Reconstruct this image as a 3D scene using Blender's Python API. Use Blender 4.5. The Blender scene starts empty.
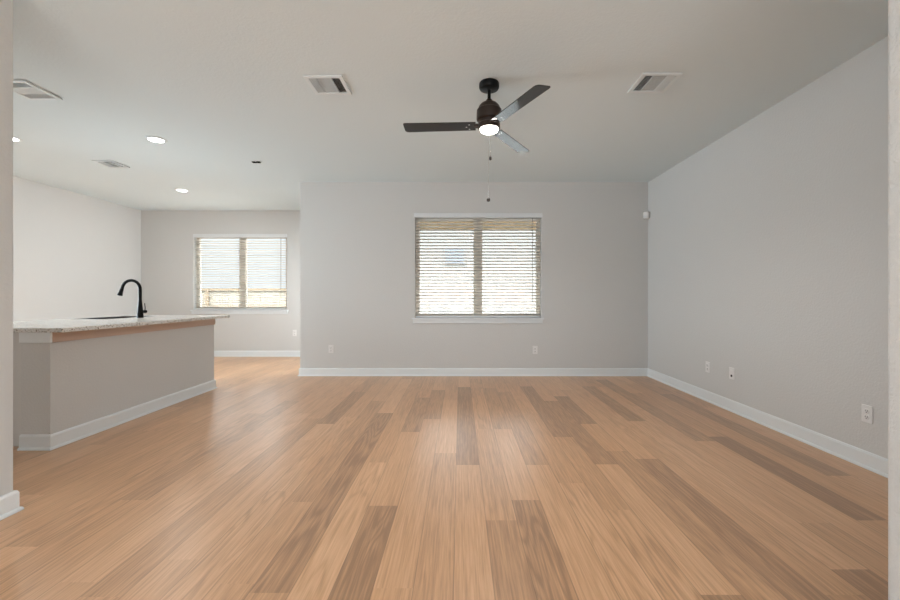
import bpy, bmesh, math, random
from mathutils import Vector, Matrix

random.seed(7)
S = bpy.context.scene
C = S.collection
R = math.radians

# ------------------------------------------------------------------ camera
CAMH = 1.117
cam = bpy.data.cameras.new('camera'); cam.sensor_width = 36.0; cam.lens = 16.0
cam.shift_x = -10/900; cam.shift_y = -3/900; cam.clip_start = 0.05
co = bpy.data.objects.new('camera', cam); C.objects.link(co)
co.location = (0, 0, CAMH); co.rotation_euler = (R(90), 0, 0)
S.camera = co

# ------------------------------------------------------------------ world, exposure
w = bpy.data.worlds.new('sky'); S.world = w; w.use_nodes = True
bg = w.node_tree.nodes['Background']
bg.inputs[0].default_value = (0.885, 0.95, 1.0, 1)
# overcast sky: pale at the horizon, several times brighter overhead
wn = w.node_tree.nodes; wl = w.node_tree.links
tc = wn.new('ShaderNodeTexCoord'); sx = wn.new('ShaderNodeSeparateXYZ'); mr = wn.new('ShaderNodeMapRange')
mr.inputs[1].default_value = 0.24; mr.inputs[2].default_value = 0.42
mr.inputs[3].default_value = 1.08; mr.inputs[4].default_value = 22.0
wl.new(tc.outputs['Generated'], sx.inputs[0]); wl.new(sx.outputs[2], mr.inputs[0]); wl.new(mr.outputs[0], bg.inputs[1])
S.view_settings.view_transform = 'Standard'; S.view_settings.look = 'None'
S.view_settings.gamma = 1.0; S.view_settings.exposure = 0.2
S.view_settings.use_curve_mapping = False

def area(name, loc, rot, sx, sy, power, col=(1, 1, 1)):
    l = bpy.data.lights.new(name, 'AREA'); l.shape = 'RECTANGLE'
    l.size = sx; l.size_y = sy; l.energy = power; l.color = col
    o = bpy.data.objects.new(name, l); C.objects.link(o)
    o.location = loc; o.rotation_euler = rot
    return o
# added area lamps imitating daylight at unseen openings
COOL = (0.795, 0.912, 1.0)
area('rear_fill_lamp', (-0.2, -3.5, 1.25), (R(125), 0, 0), 3.0, 2.1, 80, COOL)  # added fill at the unseen rear opening, tilted up toward the ceiling
kw = area('kitchen_fill_lamp', (-6.14, 4.35, 1.06), (R(87), 0, R(-90)), 1.85, 1.45, 68, COOL)  # added fill from out of view, brightens the right wall
kw.data.spread = R(95)
pd = area('nook_fill_lamp', (-2.10, 6.62, 1.1), (R(92), 0, R(90)), 1.5, 1.9, 37, COOL)  # added fill from out of view, brightens the nook's left wall
pd.data.spread = R(155)

# ------------------------------------------------------------------ materials
def srgb(r, g, b):
    f = lambda c: (c/255/12.92) if c/255 <= 0.04045 else ((c/255+0.055)/1.055)**2.4
    return (f(r), f(g), f(b), 1)

def mat(name, col, rough=0.5, metal=0.0, spec=0.5, bump=None, emit=None):
    m = bpy.data.materials.new(name); m.use_nodes = True
    nt = m.node_tree; p = nt.nodes['Principled BSDF']
    p.inputs['Base Color'].default_value = col
    p.inputs['Roughness'].default_value = rough
    p.inputs['Metallic'].default_value = metal
    p.inputs['Specular IOR Level'].default_value = spec
    if emit:
        p.inputs['Emission Color'].default_value = emit[0]
        p.inputs['Emission Strength'].default_value = emit[1]
    if bump:                                            # (scale, strength, distance)
        g = nt.nodes.new('ShaderNodeNewGeometry')
        n = nt.nodes.new('ShaderNodeTexNoise'); n.inputs['Scale'].default_value = bump[0]
        n.inputs['Detail'].default_value = 3; n.inputs['Roughness'].default_value = 0.55
        b = nt.nodes.new('ShaderNodeBump'); b.inputs['Strength'].default_value = bump[1]
        b.inputs['Distance'].default_value = bump[2]
        nt.links.new(g.outputs['Position'], n.inputs['Vector'])
        nt.links.new(n.outputs['Fac'], b.inputs['Height'])
        nt.links.new(b.outputs['Normal'], p.inputs['Normal'])
    return m

M = {}
M['wall'] = mat('wall_paint', (0.65, 0.645, 0.63, 1), 0.75, spec=0.2, bump=(70, 0.32, 0.006))
M['ceiling'] = mat('ceiling_paint', (0.72, 0.785, 0.80, 1), 0.85, spec=0.1, bump=(60, 0.3, 0.006))
M['trim'] = mat('trim_paint', (0.80, 0.825, 0.83, 1), 0.35, spec=0.4)
M['sill'] = mat('sill_paint', (0.73, 0.755, 0.77, 1), 0.4)
M['vinyl'] = mat('window_vinyl', (0.70, 0.64, 0.56, 1), 0.4)
M['slat'] = mat('blind_slat', (0.74, 0.70, 0.63, 1), 0.45)
M['valance'] = mat('blind_valance', (0.73, 0.745, 0.755, 1), 0.4)
M['wand'] = mat('blind_wand', (0.16, 0.13, 0.10, 1), 0.35)
M['plate'] = mat('cover_plate', (0.80, 0.79, 0.78, 1), 0.35)
M['slot'] = mat('dark_slot', (0.02, 0.02, 0.02, 1), 0.6)
M['vent'] = mat('vent_enamel', (0.74, 0.785, 0.795, 1), 0.45)
M['duct'] = mat('duct_dark', (0.012, 0.012, 0.012, 1), 0.9, spec=0.0)  # near black, for the shade in the vents and for the ceiling fitting
M['black'] = mat('matte_black', (0.006, 0.006, 0.006, 1), 0.42, spec=0.15)
M['bronze'] = mat('dark_bronze', (0.035, 0.022, 0.017, 1), 0.32, metal=0.35)
M['blade'] = mat('fan_blade', (0.010, 0.009, 0.009, 1), 0.12, spec=0.65)
M['blade'].node_tree.nodes['Principled BSDF'].inputs['IOR'].default_value = 1.52
M['chrome'] = mat('chrome', (0.75, 0.75, 0.75, 1), 0.15, metal=1)
M['sinkshade'] = mat('sink_shade', (0.03, 0.03, 0.03, 1), 0.45)  # near black: shade in the sink cut-out put into the colour
M['tanstrip'] = mat('tan_strip', (0.60, 0.44, 0.345, 1), 0.6)  # even tan, unlike the trim at the near end
M['cabinet'] = mat('cabinet_paint', (0.66, 0.65, 0.63, 1), 0.5)
M['led'] = mat('led_lens', (0.9, 0.9, 0.9, 1), 0.4, emit=((1.0, 0.93, 0.82, 1), 14))
M['led_can'] = mat('downlight_lens', (0.9, 0.9, 0.9, 1), 0.4, emit=((1.0, 0.98, 0.95, 1), 9))
M['exterior'] = mat('exterior_siding', (0.155, 0.15, 0.14, 1), 0.8)
M['soffit'] = mat('soffit_tan', (0.25, 0.20, 0.115, 1), 0.7)
M['roof'] = mat('shingles', (0.20, 0.18, 0.17, 1), 0.9, bump=(20, 0.5, 0.02))
M['farglass'] = mat('far_glass', (0.115, 0.125, 0.145, 1), 0.3)
M['fence'] = mat('fence_board', (0.18, 0.156, 0.118, 1), 0.8)
M['rail'] = mat('fence_rail', (0.13, 0.09, 0.05, 1), 0.8)
M['soil'] = mat('yard_soil', (0.09, 0.09, 0.085, 1), 0.95, bump=(3, 0.5, 0.05))

# window glass: mostly clear with a fresnel mirror coat
m = bpy.data.materials.new('window_glass'); m.use_nodes = True; nt = m.node_tree
for n in list(nt.nodes): nt.nodes.remove(n)
out = nt.nodes.new('ShaderNodeOutputMaterial'); mx = nt.nodes.new('ShaderNodeMixShader')
tr = nt.nodes.new('ShaderNodeBsdfTransparent'); tr.inputs[0].default_value = (0.95, 0.96, 0.96, 1)
gl = nt.nodes.new('ShaderNodeBsdfGlossy'); gl.inputs['Roughness'].default_value = 0.02
fr = nt.nodes.new('ShaderNodeFresnel'); fr.inputs['IOR'].default_value = 1.45
nt.links.new(fr.outputs[0], mx.inputs[0]); nt.links.new(tr.outputs[0], mx.inputs[1])
nt.links.new(gl.outputs[0], mx.inputs[2]); nt.links.new(mx.outputs[0], out.inputs[0])
M['glass'] = m

# speckled stone worktop
m = mat('speckled_stone', (0.6, 0.6, 0.58, 1), 0.16); nt = m.node_tree; p = nt.nodes['Principled BSDF']
g = nt.nodes.new('ShaderNodeNewGeometry')
v = nt.nodes.new('ShaderNodeTexVoronoi'); v.inputs['Scale'].default_value = 150
n = nt.nodes.new('ShaderNodeTexNoise'); n.inputs['Scale'].default_value = 40; n.inputs['Detail'].default_value = 6
a = nt.nodes.new('ShaderNodeMath'); a.operation = 'ADD'
sp = nt.nodes.new('ShaderNodeSeparateColor')
cr = nt.nodes.new('ShaderNodeValToRGB')
el = cr.color_ramp.elements
el[0].position = 0.52; el[0].color = srgb(128, 118, 106)
el[1].position = 1.25 if False else 1.0; el[1].color = srgb(232, 230, 225)
e = el.new(0.68); e.color = srgb(196, 190, 180)
e = el.new(0.80); e.color = srgb(222, 219, 213)
nt.links.new(g.outputs['Position'], v.inputs['Vector']); nt.links.new(g.outputs['Position'], n.inputs['Vector'])
nt.links.new(v.outputs['Color'], sp.inputs[0]); nt.links.new(sp.outputs[0], a.inputs[0])
nt.links.new(n.outputs['Fac'], a.inputs[1])
nt.links.new(a.outputs[0], cr.inputs[0]); nt.links.new(cr.outputs[0], p.inputs['Base Color'])
M['stone'] = m

# oak plank floor: every plank carries its own tone and grain seed
m = mat('oak_planks', (0.5, 0.3, 0.17, 1), 0.33, spec=0.5); nt = m.node_tree; p = nt.nodes['Principled BSDF']
L = nt.links.new
def N(t, **k):
    n = nt.nodes.new(t)
    for a_, b_ in k.items(): setattr(n, a_, b_)
    return n
def MATH(op, a_, b_=None, c_=None):
    n = N('ShaderNodeMath', operation=op)
    for i, x in enumerate((a_, b_, c_)):
        if x is None: continue
        if isinstance(x, (int, float)): n.inputs[i].default_value = x
        else: L(x, n.inputs[i])
    return n.outputs[0]
at = N('ShaderNodeAttribute', attribute_name='plank')
sc = N('ShaderNodeSeparateColor'); L(at.outputs['Color'], sc.inputs[0])
tone, rnd, cath = sc.outputs[0], sc.outputs[1], sc.outputs[2]
uv = N('ShaderNodeUVMap', uv_map='plank_uv'); su = N('ShaderNodeSeparateXYZ'); L(uv.outputs[0], su.inputs[0])
U, V = su.outputs[0], su.outputs[1]
seed = MATH('MULTIPLY', rnd, 91.0)
def grain(us, vs, scale, detail):
    cv = N('ShaderNodeCombineXYZ'); L(MATH('MULTIPLY', U, us), cv.inputs[0]); L(MATH('MULTIPLY', V, vs), cv.inputs[1]); L(seed, cv.inputs[2])
    n = N('ShaderNodeTexNoise'); n.inputs['Scale'].default_value = scale; n.inputs['Detail'].default_value = detail
    n.inputs['Roughness'].default_value = 0.6
    L(cv.outputs[0], n.inputs['Vector']); return n.outputs['Fac']
fine = grain(130, 4.0, 1.0, 4)
streak = grain(26, 0.9, 1.0, 3)
field = grain(7.5, 0.75, 1.0, 1.5)
rings = MATH('SINE', MATH('MULTIPLY', field, 75.0))
rings = MATH('POWER', MATH('MULTIPLY_ADD', rings, 0.5, 0.5), 2.2)
ringa = MATH('MULTIPLY', MATH('MULTIPLY', rings, cath), 0.26)
t = MATH('ADD', tone, MATH('MULTIPLY', MATH('SUBTRACT', fine, 0.5), 1.15))
t = MATH('ADD', t, MATH('MULTIPLY', MATH('SUBTRACT', streak, 0.5), 0.36))
t = MATH('SUBTRACT', t, MATH('SUBTRACT', ringa, MATH('MULTIPLY', cath, 0.09)))
cr = N('ShaderNodeValToRGB'); el = cr.color_ramp.elements
el[0].position = 0.0; el[0].color = (0.345, 0.192, 0.104, 1)
el[1].position = 1.0; el[1].color = (0.78, 0.485, 0.285, 1)
e = el.new(0.5); e.color = (0.60, 0.340, 0.180, 1)
L(t, cr.inputs[0])
# seam: thin dark line at the plank edges
d = MATH('MINIMUM', U, MATH('SUBTRACT', 0.1545, U))
seam = N('ShaderNodeMapRange'); seam.inputs[1].default_value = 0.0004; seam.inputs[2].default_value = 0.0026
seam.inputs[3].default_value = 0.62; seam.inputs[4].default_value = 1.0
L(d, seam.inputs[0])
mm = N('ShaderNodeMix', data_type='RGBA', blend_type='MULTIPLY'); mm.inputs[0].default_value = 1
L(cr.outputs[0], mm.inputs[6]); L(seam.outputs[0], mm.inputs[7]); L(mm.outputs[2], p.inputs['Base Color'])
bp = N('ShaderNodeBump'); bp.inputs['Strength'].default_value = 0.08; bp.inputs['Distance'].default_value = 0.001
L(fine, bp.inputs['Height']); L(bp.outputs[0], p.inputs['Normal'])
p.inputs['Roughness'].default_value = 0.30
p.inputs['Specular IOR Level'].default_value = 0.7
M['floor'] = m

# ------------------------------------------------------------------ mesh helpers
class MB:
    def __init__(self): self.bm = bmesh.new()
    def box(self, x0, x1, y0, y1, z0, z1, bevel=0.0, mtx=None):
        r = bmesh.ops.create_cube(self.bm, size=1.0)
        vs = r['verts']
        for v in vs:
            v.co = Vector(((x0+x1)/2 + v.co.x*(x1-x0), (y0+y1)/2 + v.co.y*(y1-y0), (z0+z1)/2 + v.co.z*(z1-z0)))
        if bevel > 0:
            es = list({e for v in vs for e in v.link_edges})
            rb = bmesh.ops.bevel(self.bm, geom=es, offset=bevel, segments=2, affect='EDGES', profile=0.5)
            vs = list({v for v in rb['verts']} | {v for v in vs if v.is_valid})
        if mtx is not None:
            for v in vs:
                if v.is_valid: v.co = mtx @ v.co
        return self
    def lathe(self, prof, seg=32, mtx=None, cap=True):
        rings = []
        for r, z in prof:
            rings.append([self.bm.verts.new((r*math.cos(2*math.pi*i/seg), r*math.sin(2*math.pi*i/seg), z)) for i in range(seg)])
        for a_, b_ in zip(rings, rings[1:]):
            for i in range(seg):
                self.bm.faces.new((a_[i], a_[(i+1) % seg], b_[(i+1) % seg], b_[i]))
        if cap:
            self.bm.faces.new(list(reversed(rings[0]))); self.bm.faces.new(rings[-1])
        if mtx is not None:
            for rg in rings:
                for v in rg: v.co = mtx @ v.co
        return self
    def tube(self, pts, rad, seg=14):
        pts = [Vector(p_) for p_ in pts]
        rads = rad if isinstance(rad, (list, tuple)) else [rad]*len(pts)
        rings = []; up = None
        for i, p_ in enumerate(pts):
            t_ = (pts[min(i+1, len(pts)-1)] - pts[max(i-1, 0)]).normalized()
            if up is None:
                up = Vector((0, 1, 0)) if abs(t_.y) < 0.9 else Vector((1, 0, 0))
            s_ = t_.cross(up).normalized(); u_ = s_.cross(t_).normalized(); up = u_
            rings.append([self.bm.verts.new(p_ + (s_*math.cos(2*math.pi*k/seg) + u_*math.sin(2*math.pi*k/seg))*rads[i]) for k in range(seg)])
        for a_, b_ in zip(rings, rings[1:]):
            for k in range(seg):
                self.bm.faces.new((a_[k], a_[(k+1) % seg], b_[(k+1) % seg], b_[k]))
        self.bm.faces.new(list(reversed(rings[0]))); self.bm.faces.new(rings[-1])
        return self
    def prism(self, poly, p0, p1, horiz, m0=0, m1=0):
        """profile poly of (offset from wall, z), swept from p0 to p1 on the floor plan; horiz = unit (x,y) away from the wall;
        m0, m1 mitre the ends (1 outer corner, -1 inner corner)"""
        d = Vector((p1[0]-p0[0], p1[1]-p0[1])).normalized(); rs = []
        for q, m_ in ((p0, -m0), (p1, m1)):
            rs.append([self.bm.verts.new((q[0]+horiz[0]*o_+d.x*m_*o_, q[1]+horiz[1]*o_+d.y*m_*o_, z_)) for o_, z_ in poly])
        k = len(poly)
        for i in range(k):
            self.bm.faces.new((rs[0][i], rs[0][(i+1) % k], rs[1][(i+1) % k], rs[1][i]))
        self.bm.faces.new(list(reversed(rs[0]))); self.bm.faces.new(rs[1])
        return self
    def build(self, name, material, parent=None, smooth=False):
        bmesh.ops.recalc_face_normals(self.bm, faces=self.bm.faces)
        me = bpy.data.meshes.new(name); self.bm.to_mesh(me); self.bm.free()
        me.materials.append(material)
        if smooth:
            for f in me.polygons: f.use_smooth = True
            try: me.set_sharp_from_angle(angle=R(38))
            except Exception: pass
        o = bpy.data.objects.new(name, me); C.objects.link(o)
        if parent: o.parent = parent
        return o

def tag(o, label, cat, group=None, kind=None):
    o['label'] = label; o['category'] = cat
    if group: o['group'] = group
    if kind: o['kind'] = kind
    return o
def thing(name, label, cat, loc, group=None, rz=0.0):
    o = bpy.data.objects.new(name, None); C.objects.link(o); o.empty_display_size = 0.1
    o.location = loc; o.rotation_euler = (0, 0, rz)
    return tag(o, label, cat, group)
def struct(mb, name, material, label, cat):
    return tag(mb.build(name, material), label, cat, kind='structure')

# ------------------------------------------------------------------ the shell
H = 2.74
XR, XL = 2.66, -5.98           # right wall, kitchen left wall
YB, YF = 5.66, 7.50            # living-room back wall, dining far wall
XD = -2.262                    # end of the back wall
XJ, YJ = -2.32, 2.08           # near left wall and where it ends
YR = -3.7
T = 0.15

def wall_with_hole(a0, a1, y0, h0, h1, hz0, hz1, along='x'):
    mb = MB()
    for p0, p1, z0, z1 in ((a0, h0, 0, H), (h1, a1, 0, H), (h0, h1, 0, hz0), (h0, h1, hz1, H)):
        if z1-z0 < 1e-4: continue
        if along == 'x': mb.box(p0, p1, y0, y0+T, z0, z1)
        else: mb.box(y0, y0+T, p0, p1, z0, z1)
    bmesh.ops.remove_doubles(mb.bm, verts=mb.bm.verts, dist=1e-5)
    return mb
W3 = (3.40, 5.30, 0.30, 1.82)      # unseen kitchen window added for daylight, left wall (along y)
D1 = (5.85, 7.38, 0.0, 2.08)       # unseen glazed patio door added for daylight, return wall (along y)
W1 = (-0.637, 1.152, 0.822, 2.292)
W2 = (-4.995, -3.245, 0.875, 2.285)
struct(wall_with_hole(XD, XR+T, YB, *W1), 'wall_back', M['wall'], 'grey back wall of the living room, around the centre window', 'wall')
struct(wall_with_hole(XL-T, XD+T, YF, *W2), 'wall_far', M['wall'], 'far grey wall of the dining nook with the left window', 'wall')
struct(wall_with_hole(YB+T, YF, XD, *D1, along='y'), 'wall_return', M['wall'], 'grey wall running back from the outer corner of the back wall to the dining nook', 'wall')
struct(MB().box(XR, XR+T, 1.17, YB, 0, H), 'wall_right', M['wall'], 'long plain grey wall on the right side of the living room', 'wall')
struct(wall_with_hole(-1.05, YF, XL-T, *W3, along='y'), 'wall_left', M['wall'], 'pale wall at far left behind the kitchen island', 'wall')
struct(MB().box(1.245, XR+T, YR, 1.17, 0, H, bevel=0.012), 'wall_jamb', mat('wall_paint_near', (0.64, 0.64, 0.63, 1), 0.75, spec=0.2, bump=(85, 0.55, 0.008)),
       'pale textured wall edge close by at the right border', 'wall')
struct(MB().box(XJ-0.14, XJ, 1.15, YJ, 0, H, bevel=0.006), 'wall_partition', M['wall'], 'grey wall end close by at the left border, before the kitchen', 'wall')
# rear of the house, behind the camera; its wide opening is added for light
mb = MB(); mb.box(XJ-0.14, -1.95, YR-T, YR, 0, H); mb.box(XJ-0.14-T, XJ-0.14, YR-T, -1.05, 0, H); mb.box(-1.95, 1.245, YR-T, YR, 2.35, H)
struct(mb, 'wall_rear', M['wall'], 'grey rear wall around the wide opening added for daylight behind the viewpoint', 'wall')
struct(MB().box(XL, XJ-0.14, -1.05-T, -1.05, 0, H), 'wall_kitchen', M['wall'], 'grey kitchen wall behind the viewpoint', 'wall')
struct(MB().box(XL-T, XR+T, YR-T, YF+T, H, H+0.2), 'ceiling', M['ceiling'], 'flat off-white textured ceiling over the whole room', 'ceiling')

# floor: one mesh of planks, each with its own tone
PW = 0.1545; X0 = -0.025
special = {   # column: [(y0, y1, tone, cathedral)]
    0: [(2.66, 4.96, 0.12, 0.3)], -5: [(1.51, 3.85, 0.14, 1.0)], -3: [(-0.16, 2.14, 0.10, 1.0), (3.31, 4.44, 0.20, 0.4)],
    -8: [(3.52, 4.70, 0.20, 0.3)], -2: [(3.66, 4.80, 0.27, 0.2)], 2: [(-0.1, 2.2, 0.17, 1.0), (3.38, 4.9, 0.30, 0.2)],
    3: [(2.66, 4.7, 0.27, 0.2)], 5: [(3.19, 5.0, 0.13, 0.3), (0.7, 2.1, 0.50, 1.0)], 6: [(-0.7, 1.5, 0.08, 0.6), (2.67, 4.3, 0.18, 0.3)],
    7: [(3.52, 4.5, 0.13, 0.3), (0.9, 2.9, 0.30, 0.5)], 1: [(-0.2, 2.0, 0.28, 0.3)], 13: [(2.0, 3.2, 0.05, 0.4)], 8: [(0.6, 2.76, 0.14, 0.6)],
    10: [(-0.6, 1.64, 0.10, 0.5), (3.6, 5.0, 0.2, 0.3)], -6: [(2.18, 4.3, 0.36, 0.4)], 4: [(0.3, 2.4, 0.58, 1.0)], -7: [(0.2, 2.3, 0.50, 0.9)],
    12: [(3.1, 5.4, 0.24, 0.3)], 15: [(2.5, 4.6, 0.16, 0.3)], 9: [(1.5, 3.4, 0.50, 0.3)], -4: [(0.5, 2.7, 0.62, 0.8)], -12: [(2.2, 4.3, 0.30, 0.5)],
}
bm = bmesh.new(); cl = bm.loops.layers.float_color.new('plank'); ul = bm.loops.layers.uv.new('plank_uv')
rng = random.Random(11)
k0 = math.floor((XL-T-X0)/PW); k1 = math.ceil((XR+T-X0)/PW)
ya, yb = YR-T, YF+T
def quad(k, a_, b_, tone_, cath_):
    x0, x1 = X0+k*PW, X0+(k+1)*PW
    vs = [bm.verts.new((x, y, 0)) for x, y in ((x0, a_), (x1, a_), (x1, b_), (x0, b_))]
    f = bm.faces.new(vs); r_ = rng.random(); off = rng.random()*20
    for l, (u_, v_) in zip(f.loops, ((0, a_), (PW, a_), (PW, b_), (0, b_))):
        l[ul].uv = (u_, v_+off); l[cl] = (tone_, r_, cath_, 1)
for k in range(k0, k1):
    fixed = sorted(special.get(k, []))
    y = ya
    def fill(y, end):
        while y < end-1e-4:
            n_ = min(end, y + rng.uniform(1.2, 2.35))
            if end-n_ < 0.35: n_ = end
            quad(k, y, n_, min(0.74, max(0.24, rng.gauss(0.52, 0.075))), rng.choice((0.1, 0.2, 0.3, 0.7)))
            y = n_
    for a_, b_, t_, c_ in fixed:
        a_ = max(a_, ya)
        if a_ > y: fill(y, a_)
        quad(k, a_, b_, t_, c_); y = b_
    fill(y, yb)
bmesh.ops.remove_doubles(bm, verts=bm.verts, dist=1e-5)
me = bpy.data.meshes.new('floor'); bm.to_mesh(me); bm.free(); me.materials.append(M['floor'])
fl = bpy.data.objects.new('floor', me); C.objects.link(fl)
tag(fl, 'warm oak plank floor running toward the back wall', 'floor', kind='structure')
struct(MB().box(XL-T, XR+T, YR-T, YF+T, -0.3, -0.004), 'foundation', M['exterior'], 'concrete slab under the plank floor', 'floor')

# baseboards: board with eased top and a shoe at the foot
BP = [(0, 0.001), (0.026, 0.001), (0.026, 0.008), (0.021, 0.017), (0.014, 0.019), (0.014, 0.096), (0.009, 0.108), (0, 0.110)]
def board(name, runs, label):
    mb = MB()
    for r_ in runs: mb.prism(BP, *r_)
    return struct(mb, name, M['trim'], label, 'baseboard')
e = 0.026
board('baseboard_back', [((XD, YB), (XR, YB), (0, -1), 1, -1), ((XD, YB), (XD, D1[0]-0.02), (-1, 0), 1, 0), ((XD, D1[1]+0.02), (XD, YF), (-1, 0), 0, -1)], 'white baseboard along the back wall under the centre window')
board('baseboard_right', [((XR, 1.17), (XR, YB), (-1, 0), -1, -1)], 'white baseboard along the right wall')
board('baseboard_far', [((XL, YF), (XD, YF), (0, -1), -1, -1)], 'white baseboard along the far wall of the dining nook')
board('baseboard_left', [((XL, -1.0), (XL, YF), (1, 0), 0, -1)], 'white baseboard along the kitchen wall at far left')
board('baseboard_partition', [((XJ, 1.15), (XJ, YJ), (1, 0), 1, 1), ((XJ-0.14, YJ), (XJ, YJ), (0, 1), 1, 1), ((XJ-0.14, 1.15), (XJ-0.14, YJ), (-1, 0), 1, 1), ((XJ-0.14, 1.15), (XJ, 1.15), (0, -1), 1, 1)],
      'white baseboard wrapping the near wall end at the left border')
board('baseboard_jamb', [((1.245, YR), (1.245, 1.17), (-1, 0), 0, 1), ((1.245, 1.17), (XR, 1.17), (0, 1), 1, -1)], 'white baseboard wrapping the near wall edge at right')

# ------------------------------------------------------------------ windows with blinds
def window(n, hole, Y, label, loc=None, rz=0.0, door=False):
    x0, x1, z0, z1 = hole; fw = 0.055; xm = (x0+x1)/2
    root = thing('%s_%d' % ('door' if door else 'window', n), label, 'door' if door else 'window', loc or (xm, Y, z0), None, rz); root['kind'] = 'structure'
    a_, b_ = x0-xm, x1-xm; hh = z1-z0; d0, d1 = 0.085, 0.135
    mb = MB()
    mb.box(a_, a_+fw, d0, d1, 0, hh); mb.box(b_-fw, b_, d0, d1, 0, hh)
    mb.box(a_+fw, b_-fw, d0, d1, 0, 0.06); mb.box(a_+fw, b_-fw, d0, d1, hh-0.06, hh)
    mb.build('frame', M['vinyl'], root)
    MB().box(-0.062, 0.062, d0-0.005, d1, 0.06, hh-0.06, bevel=0.004).build('mullion', M['vinyl'], root)
    for s0, s1 in ((a_+fw, -0.062), (0.062, b_-fw)):
        MB().box(s0, s1, 0.112, 0.118, 0.06, hh-0.06).build('pane', M['glass'], root)
    if door: return root
    mb = MB(); mb.box(a_-0.045, b_+0.03, -0.032, 0.0, -0.024, 0.0, bevel=0.004); mb.box(a_, b_, 0.0, d0, -0.02, 0.002)
    mb.box(a_-0.03, b_+0.015, -0.016, 0.0, -0.078, -0.024, bevel=0.003)
    mb.build('window_sill', M['sill'], root)
    return root
window(1, W1, YB, 'centre double window in the back wall, behind the living room blind')
window(2, W2, YF, 'left double window in the far dining nook wall')
window(3, W3, 0, 'unblinded kitchen window added for daylight in the far left wall, hidden past the near wall end', (XL, (W3[0]+W3[1])/2, W3[2]), R(90))
window(1, D1, 0, 'unseen glazed patio door added for daylight in the wall running back to the dining nook', (XD, (D1[0]+D1[1])/2, 0.001), R(-90), True)

def blind(hole, Y, pitch, tilt, wand_x, label, over):
    x0, x1, z0, z1 = hole; xm = (x0+x1)/2; hh = z1-z0
    root = thing('window_blind', label, 'blind', (xm, Y, z0), 'white slatted window blinds')
    a_, b_ = x0-xm+0.008, x1-xm-0.008; yc = 0.043
    top = hh-0.05
    nsl = int((top-0.035)/pitch)
    mb = MB()
    for i in range(nsl):
        z = 0.048 + i*pitch
        mb.box(a_, b_, -0.025, 0.025, -0.0016, 0.0016, mtx=Matrix.Translation((0, yc, z)) @ Matrix.Rotation(-tilt, 4, 'X'))
    mb.build('slat_panel', M['slat'], root)
    MB().box(a_, b_, yc-0.026, yc+0.026, 0.006, 0.026, bevel=0.004).build('bottom_rail', M['valance'], root)
    MB().box(a_, b_, yc-0.028, yc+0.028, hh-0.045, hh-0.003).build('head_rail', M['valance'], root)
    MB().box(a_-over, b_+over, -0.014, -0.002, hh-0.052, hh+0.012, bevel=0.003).build('valance', M['valance'], root)
    for f_ in (0.1, 0.5, 0.9):
        mb = MB()
        xx = a_+(b_-a_)*f_
        mb.box(xx-0.001, xx+0.001, yc-0.0275, yc-0.0265, 0.02, hh-0.045); mb.box(xx-0.001, xx+0.001, yc+0.0265, yc+0.0275, 0.02, hh-0.045)
        mb.build('ladder_cord', M['slat'], root)
    MB().tube([(wand_x-xm, 0.006, hh-0.06), (wand_x-xm, 0.004, hh-0.6), (wand_x-xm, 0.004, 0.22)], 0.0042, 8).build('tilt_wand', M['wand'], root, True)
blind(W1, YB, 0.0445, R(16), 1.027, 'white slatted blind in the centre window of the back wall', 0.022)
blind(W2, YF, 0.0445, R(15), -3.36, 'white slatted blind in the far left window of the dining nook', 0.012)

# ------------------------------------------------------------------ kitchen island
IX, IY0, IY1 = -3.0, 2.93, 4.88
IXB = -3.215; CT = 0.891
struct(MB().box(IXB, IX, IY0, IY1, 0, CT-0.031), 'wall_island', M['wall'], 'low grey half wall carrying the island worktop', 'wall')
board('baseboard_island', [((IX, IY0), (IX, IY1), (1, 0), 1, 1), ((IXB, IY0), (IX, IY0), (0, -1), 0, 1), ((IXB, IY1), (IX, IY1), (0, 1), 0, 1)],
      'white baseboard around the foot of the low island wall')
struct(MB().box(IX, IX+0.016, IY0, IY1, CT-0.108, CT-0.032, bevel=0.002), 'trim_1', M['tanstrip'], 'tan strip under the worktop along the long island side', 'trim')
struct(MB().box(IXB, IX+0.016, IY0-0.016, IY0, CT-0.108, CT-0.032, bevel=0.002), 'trim_2', M['trim'], 'painted trim block under the worktop at the near island end', 'trim')
root = thing('base_cabinet', 'pale base cabinet behind the low island wall, under the worktop', 'cabinet', (-3.63, 3.92, 0))
mb = MB(); zt = CT-0.032
mb.box(-0.40, 0.41, -0.93, 0.93, 0.1, 0.118); mb.box(-0.40, 0.41, -0.93, -0.912, 0.118, zt); mb.box(-0.40, 0.41, 0.912, 0.93, 0.118, zt)
mb.box(0.392, 0.41, -0.912, 0.912, 0.118, zt); mb.box(-0.40, -0.382, -0.912, 0.912, 0.118, zt)
mb.build('body', M['cabinet'], root)
MB().box(-0.34, 0.41, -0.93, 0.93, 0.0, 0.1).build('toe_kick', M['cabinet'], root)
for i in range(4):
    y0 = -0.92+i*0.46
    dr = MB().box(-0.421, -0.40, y0+0.006, y0+0.454, 0.13, CT-0.05, bevel=0.003).build('door', M['cabinet'], root)
    MB().tube([(-0.45, y0+0.40, 0.55), (-0.45, y0+0.40, 0.70)], 0.006, 8).build('handle', M['black'], dr, True)
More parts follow.
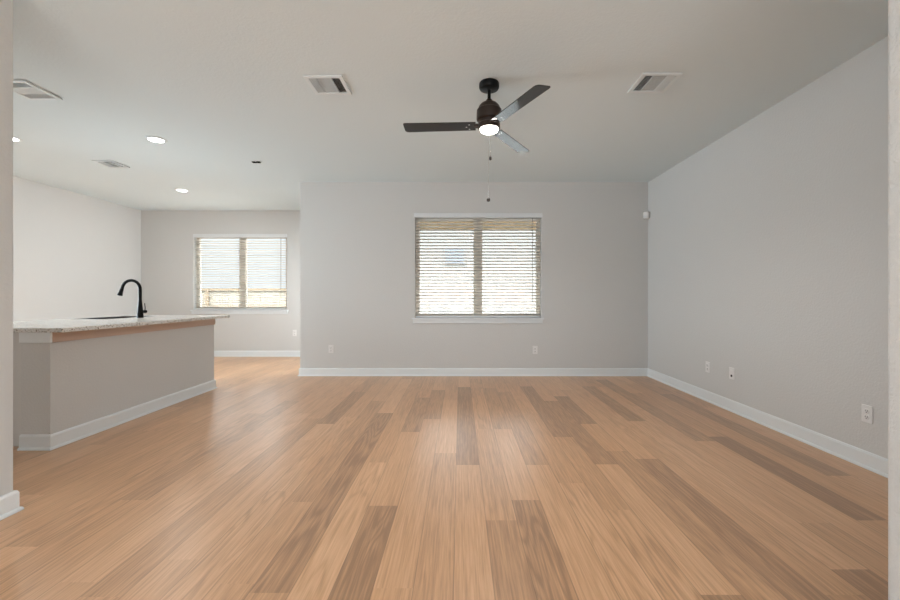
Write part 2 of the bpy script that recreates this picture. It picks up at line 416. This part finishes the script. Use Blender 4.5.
# worktop with a sink cut-out
SX0, SX1, SY0, SY1 = -3.985, -3.605, 4.07, 4.76
CX0, CX1, CY0, CY1 = -4.09, -2.875, 2.895, 5.0
mb = MB()
xs, ys = [CX0, SX0, SX1, CX1], [CY0, SY0, SY1, CY1]
vt = {(i, j, k): mb.bm.verts.new((xs[i], ys[j], CT if k else CT-0.031)) for i in range(4) for j in range(4) for k in range(2)}
for i in range(3):
    for j in range(3):
        if i == 1 and j == 1: continue
        for k in range(2):
            mb.bm.faces.new([vt[q] for q in ((i, j, k), (i+1, j, k), (i+1, j+1, k), (i, j+1, k))])
for j in range(3):
    for i in (0, 3): mb.bm.faces.new([vt[q] for q in ((i, j, 0), (i, j+1, 0), (i, j+1, 1), (i, j, 1))])
    for i in (0, 3): mb.bm.faces.new([vt[q] for q in ((j, i, 0), (j+1, i, 0), (j+1, i, 1), (j, i, 1))])
for i in (1, 2):
    mb.bm.faces.new([vt[q] for q in ((i, 1, 0), (i, 2, 0), (i, 2, 1), (i, 1, 1))])
    mb.bm.faces.new([vt[q] for q in ((1, i, 0), (2, i, 0), (2, i, 1), (1, i, 1))])
ct = mb.build('island_countertop', M['stone'])
bv = ct.modifiers.new('edge', 'BEVEL'); bv.width = 0.003; bv.segments = 2; bv.limit_method = 'ANGLE'
tag(ct, 'speckled pale stone worktop on the kitchen island', 'countertop')
root = thing('kitchen_sink', 'sink let flush into the island worktop beside the faucet, coloured dark for shade', 'sink', ((SX0+SX1)/2, (SY0+SY1)/2, CT-0.031))
hx, hy = (SX1-SX0)/2, (SY1-SY0)/2
mb = MB(); q_ = -0.006; hx -= 0.0005; hy -= 0.0005
t_ = 0.0305
mb.box(-hx, hx, -hy, hy, -0.20, -0.194)
mb.box(-hx, -hx-q_, -hy, hy, -0.194, t_); mb.box(hx+q_, hx, -hy, hy, -0.194, t_)
mb.box(-hx-q_, hx+q_, -hy, -hy-q_, -0.194, t_); mb.box(-hx-q_, hx+q_, hy+q_, hy, -0.194, t_)
mb.build('basin', M['sinkshade'], root)  # dark walls carried up over the stone edge in place of its shadow
MB().lathe([(0.045, -0.1935), (0.045, -0.191), (0.03, -0.191)], 24).build('drain', M['chrome'], root, True)
# faucet
root = thing('kitchen_faucet', 'matte black gooseneck faucet standing on the island worktop', 'faucet', (-3.478, 4.35, CT))
MB().lathe([(0.033, 0.0), (0.033, 0.006), (0.031, 0.012), (0.0275, 0.06), (0.021, 0.13), (0.0175, 0.17), (0.016, 0.19)], 28).build('body', M['black'], root, True)
pts = [(0, 0, 0.185), (0, 0, 0.24), (0, 0, 0.30)]
cx, rr, cz = -0.098, 0.098, 0.308
for i in range(1, 17):
    an = math.pi*i/16*0.945
    pts.append((cx+rr*math.cos(an), 0, cz+rr*math.sin(an)))
MB().tube(pts, 0.0152, 16).build('spout', M['black'], root, True)
p1 = Vector(pts[-1]); d_ = (Vector(pts[-1])-Vector(pts[-2])).normalized(); d_ = (d_ + Vector((-0.07, 0, 0))).normalized()
MB().tube([p1, p1+d_*0.015, p1+d_*0.05, p1+d_*0.082, p1+d_*0.086], [0.0160, 0.0168, 0.0195, 0.0245, 0.022], 20).build('spray_head', M['black'], root, True)
hd = MB().tube([(0, 0.018, 0.066), (0, 0.05, 0.066), (0, 0.078, 0.066), (0, 0.083, 0.066)], [0.012, 0.017, 0.017, 0.012], 16).build('handle', M['black'], root, True)
MB().tube([(0, 0.064, 0.070), (0, 0.068, 0.105), (0, 0.062, 0.158)], [0.0055, 0.0048, 0.004], 10).build('lever', M['black'], hd, True)

# ------------------------------------------------------------------ ceiling fan
FX, FY = 0.221, 3.035
root = thing('ceiling_fan', 'dark three-blade ceiling fan with a lit lamp and pull chains', 'ceiling fan', (FX, FY, H))
MB().lathe([(0.072, -0.0005), (0.076, -0.006), (0.076, -0.034), (0.070, -0.046), (0.052, -0.054), (0.024, -0.056)], 40).build('canopy', M['black'], root, True)
MB().lathe([(0.0125, -0.05), (0.0125, -0.165)], 16).build('downrod', M['black'], root, True)
UP = Matrix.Translation((0, 0, 0.027))
MB().lathe([(0.018, -0.150), (0.026, -0.162), (0.034, -0.178), (0.060, -0.186), (0.078, -0.205), (0.086, -0.226), (0.088, -0.232), (0.094, -0.236),
            (0.096, -0.300), (0.094, -0.308), (0.080, -0.316), (0.078, -0.334), (0.083, -0.340), (0.083, -0.372), (0.079, -0.376)], 48, mtx=UP).build('motor_housing', M['bronze'], root, True)
MB().lathe([(0.069, -0.374), (0.069, -0.380), (0.064, -0.391), (0.050, -0.400), (0.028, -0.404), (0.004, -0.405)], 40, mtx=UP).build('lamp_lens', M['led'], root, True)
BZ = -0.325
def blade_outline():
    pts_ = []
    r0, r1 = 0.102, 0.65; w0, w1 = 0.053, 0.059
    pts_ += [(r0, -w0), (r1-0.03, -w1)]
    for i in range(1, 6):
        a2 = -math.pi/2 + (math.pi/2)*i/6
        pts_.append((r1-0.03+0.03*math.cos(a2), -w1+0.03+0.03*math.sin(a2)))
    for i in range(1, 7):
        a2 = (math.pi/2)*i/6
        pts_.append((r1-0.016+0.016*math.cos(a2), w1-0.016+0.016*math.sin(a2)))
    pts_.append((r0, w0))
    return pts_
PITCH = R(8)
for an in (177, 57, -63):
    mt = Matrix.Translation((0, 0, BZ)) @ Matrix.Rotation(R(an), 4, 'Z') @ Matrix.Rotation(PITCH, 4, 'X')
    mb = MB(); ol = blade_outline()
    lo = [mb.bm.verts.new(mt @ Vector((x, y, -0.003))) for x, y in ol]
    hi = [mb.bm.verts.new(mt @ Vector((x, y, 0.003))) for x, y in ol]
    mb.bm.faces.new(list(reversed(lo))); mb.bm.faces.new(hi)
    for i in range(len(ol)):
        mb.bm.faces.new((lo[i], lo[(i+1) % len(ol)], hi[(i+1) % len(ol)], hi[i]))
    bl = mb.build('blade', M['blade'], root)
    mb = MB()
    mb.box(0.070, 0.185, -0.024, 0.024, 0.003, 0.008, bevel=0.002, mtx=mt)
    mb.box(0.070, 0.115, -0.018, 0.018, -0.008, 0.004, bevel=0.002, mtx=mt)
    mb.build('blade_bracket', M['bronze'], bl)
    for sx, sy in ((0.150, -0.03), (0.150, 0.03), (0.172, 0.0)):
        MB().lathe([(0.007, -0.0065), (0.007, -0.003)], 12, mtx=mt @ Matrix.Translation((sx, sy, 0))).build('screw', M['chrome'], bl, True)
def chain(x, y, z0, z1, prof, m_):
    mb = MB(); n_ = int((z0-z1)/0.0052)
    mb.tube([(x, y, z0), (x, y, z1)], 0.0011, 6)
    for i in range(n_):
        bmesh.ops.create_icosphere(mb.bm, subdivisions=1, radius=0.0024, matrix=Matrix.Translation((x, y, z0-(i+0.5)*0.0052)))
    c_ = mb.build('pull_chain', M['chrome'], root, True)
    MB().lathe([(r_, z1+z_) for r_, z_ in prof], 16, mtx=Matrix.Translation((x, y, 0))).build('pull_knob', m_, c_, True)
chain(0.004, -0.080, -0.345, -0.585, [(0.003, 0.004), (0.008, -0.002), (0.010, -0.012), (0.009, -0.022), (0.004, -0.028)], M['bronze'])
chain(-0.011, -0.079, -0.345, -0.893, [(0.003, 0.004), (0.010, -0.002), (0.014, -0.012), (0.011, -0.022), (0.004, -0.026)], M['bronze'])
l = bpy.data.lights.new('fan_lamp', 'SPOT'); l.energy = 68; l.color = (0.985, 0.985, 1.0); l.spot_size = R(165); l.spot_blend = 0.6; l.shadow_soft_size = 0.07
o = bpy.data.objects.new('fan_lamp', l); C.objects.link(o); o.parent = root; o.location = (0, 0, -0.40)

# ------------------------------------------------------------------ recessed lights
def downlight(x, y, label):
    root = thing('recessed_light', label, 'recessed light', (x, y, H), 'round recessed ceiling lights')
    MB().lathe([(0.098, -0.0005), (0.098, -0.003), (0.084, -0.007), (0.066, -0.0068)], 40).build('trim_ring', M['vent'], root, True)
    MB().lathe([(0.067, -0.0069), (0.067, -0.0085), (0.050, -0.0095)], 40).build('lens', M['led_can'], root, True)
    l = bpy.data.lights.new('downlight_lamp', 'AREA'); l.shape = 'DISK'; l.size = 0.12; l.energy = 6.5; l.color = (1.0, 0.985, 0.955)
    o = bpy.data.objects.new('downlight_lamp', l); C.objects.link(o); o.parent = root; o.location = (0, 0, -0.016)
downlight(-3.13, 4.12, 'largest bright round ceiling light, above the island worktop')
downlight(-4.22, 6.07, 'small bright round ceiling light nearest the dining nook window')
downlight(-4.60, 4.08, 'round ceiling light half hidden by the near left wall edge')

# ------------------------------------------------------------------ ceiling vents
def vent(x, y, sx, sy, label, rz=0.0):
    """three-way register; sx across the louver banks, sy along them"""
    root = thing('ceiling_vent', label, 'air vent', (x, y, H), 'square ceiling air vents', rz)
    fw = 0.030; d = 0.013
    ax, ay = sx/2, sy/2; ix, iy = ax-fw, ay-fw
    mb = MB()
    mb.box(-ax, ax, -ay, -iy, -d, -0.0005, bevel=0.004); mb.box(-ax, ax, iy, ay, -d, -0.0005, bevel=0.004)
    mb.box(-ax, -ix, -iy, iy, -d, -0.0005, bevel=0.003); mb.box(ix, ax, -iy, iy, -d, -0.0005, bevel=0.003)
    mb.build('frame', M['vent'], root)
    MB().box(-ix, ix, -iy, iy, -0.002, -0.0006).build('duct_shade_sheet', M['duct'], root)  # black sheet on the uncut ceiling, standing in for shade inside the duct
    b1, b2 = -ix+(2*ix)*0.27, ix-(2*ix)*0.27
    def bank(a_, b_, ang):
        mb = MB(); p_ = 0.0105; n_ = int((b_-a_)/p_)
        for i in range(n_):
            mb.box(-0.0055, 0.0055, -iy, iy, -0.0005, 0.0005, mtx=Matrix.Translation((a_+(i+0.5)*p_, 0, -0.0075)) @ Matrix.Rotation(ang, 4, 'Y'))
        mb.build('louver_bank', M['vent'], root)
    bank(b2+0.002, ix, R(60))       # bottom edge thrown outward (+x)
    bank(-ix, b1-0.002, R(-60))
    mb = MB(); p_ = 0.0105; n_ = int(2*iy/p_)
    for i in range(n_):
        mb.box(b1, b2, -0.0055, 0.0055, -0.0005, 0.0005, mtx=Matrix.Translation((0, -iy+(i+0.5)*p_, -0.0075)) @ Matrix.Rotation(R(14), 4, 'X'))
    mb.build('louver_bank', M['vent'], root)
    MB().box(b1-0.002, b1, -iy, iy, -d, -0.002).build('divider', M['vent'], root)
    MB().box(b2, b2+0.002, -iy, iy, -d, -0.002).build('divider', M['vent'], root)
vent(-1.005, 3.055, 0.287, 0.272, 'white ceiling vent left of the fan, its dark louvers on the right')
vent(1.465, 3.026, 0.287, 0.280, 'white ceiling vent right of the fan, its dark louvers on the left', 0.0)
vent(-3.385, 3.13, 0.29, 0.27, 'white ceiling vent beside the near left wall edge', R(-90))
vent(-4.245, 4.87, 0.25, 0.26, 'small white ceiling vent between the two downlights')

root = thing('ceiling_bracket', 'tiny black two-part fitting on the ceiling left of the centre', 'ceiling fitting', (-2.44, 4.79, H))
MB().box(-0.055, 0.055, -0.028, 0.028, -0.004, -0.0005, bevel=0.001).build('backplate', M['vent'], root)
for s_ in (-0.026, 0.026):
    MB().box(s_-0.022, s_+0.022, -0.02, 0.022, -0.014, -0.004, bevel=0.004).build('contact', M['duct'], root)

# ------------------------------------------------------------------ wall plates and sensor
def outlet(loc, rz, label, jack=False):
    """local +x along the wall, -y out of the wall"""
    root = thing('cable_wall_plate' if jack else 'wall_outlet', label, 'wall plate' if jack else 'outlet', loc, None if jack else 'white wall outlets', rz)
    MB().box(-0.035, 0.035, -0.006, -0.0003, -0.057, 0.057, bevel=0.002).build('cover_plate', M['plate'], root)
    if jack:
        MB().box(-0.010, 0.010, -0.009, -0.006, 0.012, 0.032, bevel=0.001).build('socket', M['plate'], root)
        MB().box(-0.011, 0.011, -0.0085, -0.006, -0.034, -0.012, bevel=0.001).build('jack', M['slot'], root)
        return
    for s_ in (-0.0195, 0.0195):
        f_ = MB().lathe([(0.0172, -0.006), (0.0172, -0.0085), (0.016, -0.009)], 24, mtx=Matrix.Translation((0, 0, s_)) @ Matrix.Rotation(R(90), 4, 'X') @ Matrix.Scale(-1, 4, (0, 0, 1))
                        ).build('receptacle', M['plate'], root, True)
        mb = MB()
        mb.box(-0.0080, -0.0052, -0.0098, -0.0088, s_-0.003, s_+0.007); mb.box(0.0052, 0.0080, -0.0098, -0.0088, s_-0.003, s_+0.007)
        mb.box(-0.003, 0.003, -0.0098, -0.0088, s_-0.011, s_-0.006)
        mb.build('slot', M['slot'], f_)
    MB().lathe([(0.0032, 0.006), (0.0032, 0.0072)], 10, mtx=Matrix.Rotation(R(90), 4, 'X')).build('screw', M['chrome'], root)
outlet(((331-460)/70.7, YB, CAMH-(349-297)/70.7), 0, 'white outlet on the back wall near its left outer corner')
outlet(((535-460)/70.7, YB, CAMH-(350-297)/70.7), 0, 'white outlet on the back wall below the right end of the window')
outlet(((294.7-460)/53.3, YF, CAMH-(333-297)/53.3), 0, 'white outlet on the far dining nook wall beside the outer corner')
outlet((XR, 4.29, 0.366), R(-90), 'white outlet on the right wall, farthest back of its wall plates')
outlet((XR, 2.61, 0.354), R(-90), 'white outlet on the right wall, nearest and largest of its wall plates')
outlet((XR, 3.91, 0.370), R(-90), 'white cable plate with one dark jack, middle one on the right wall', jack=True)

root = thing('motion_sensor', 'small white motion sensor in the corner of back and right walls', 'motion sensor', (XR, YB, 2.215))
MB().lathe([(0.006, 0.0), (0.034, 0.004), (0.040, 0.014), (0.040, 0.086), (0.034, 0.096), (0.006, 0.1)], 28,
           mtx=Matrix.Translation((-0.0425, -0.0425, 0))).build('housing', M['plate'], root, True)
MB().box(-0.02, 0.02, -0.008, 0.0, 0.02, 0.052, bevel=0.003, mtx=Matrix.Translation((-0.069, -0.069, 0)) @ Matrix.Rotation(R(-45), 4, 'Z')).build('sensor_lens', M['valance'], root)
mb = MB(); mb.box(-0.022, -0.0005, -0.022, -0.0005, 0.03, 0.075); mb.build('bracket', M['plate'], root)

# ------------------------------------------------------------------ outdoors
struct(MB().box(-40, 40, YR-30, 45, -0.55, -0.30), 'ground', M['soil'], 'pale yard ground outside the windows', 'ground')
root = thing('patio_frame', 'tan patio beam outside the top of the centre window', 'patio frame', (0.3, 7.7, -0.3))
MB().box(-2.6, 2.6, -0.06, 0.06, 2.71, 3.05, bevel=0.004).build('beam', M['soffit'], root)
for px_ in (-2.4, 2.4): MB().box(px_-0.07, px_+0.07, -0.07, 0.07, 0.0, 2.71).build('post', M['soffit'], root)
root = thing('yard_fence', 'pale wooden yard fence seen through the left window blind', 'fence', (-6.5, 12.6, -0.3))
mb = MB()
for i in range(46): mb.box(-4.6+i*0.2, -4.6+i*0.2+0.19, 0.04, 0.06, 0.03, 1.70)
mb.build('board_panel', M['fence'], root)
for z_ in (1.04, 1.60): MB().box(-4.6, 4.6, 0.0, 0.04, z_, z_+0.10).build('rail', M['rail'], root)
for i in range(4): MB().box(-4.4+i*2.9, -4.3+i*2.9, -0.06, 0.0, 0.0, 1.68).build('post', M['rail'], root)
root = thing('neighbour_house', 'pale neighbouring house beyond the fence, faint through the centre blind', 'house', (1.5, 18.0, -0.3))
MB().box(-6, 6, 0, 8, 0, 5.2).build('wall', M['exterior'], root)
for wx, wz in ((-1.75, 2.94), (2.4, 2.94)):
    f_ = MB().box(wx-0.5, wx+0.5, -0.06, 0.0, wz-0.06, wz+0.76).build('window', M['exterior'], root)
    MB().box(wx-0.42, wx+0.42, -0.075, -0.06, wz, wz+0.7).build('pane', M['farglass'], f_)
mb = MB(); b_ = mb.bm
q = [b_.verts.new(v_) for v_ in ((-6.4, -0.4, 5.1), (6.4, -0.4, 5.1), (6.4, 8.4, 5.1), (-6.4, 8.4, 5.1), (-5, 4, 7.2), (5, 4, 7.2))]
for f_ in ((3, 2, 1, 0), (0, 1, 5, 4), (2, 3, 4, 5), (1, 2, 5), (3, 0, 4)): b_.faces.new([q[i] for i in f_])
mb.build('roof', M['roof'], root)
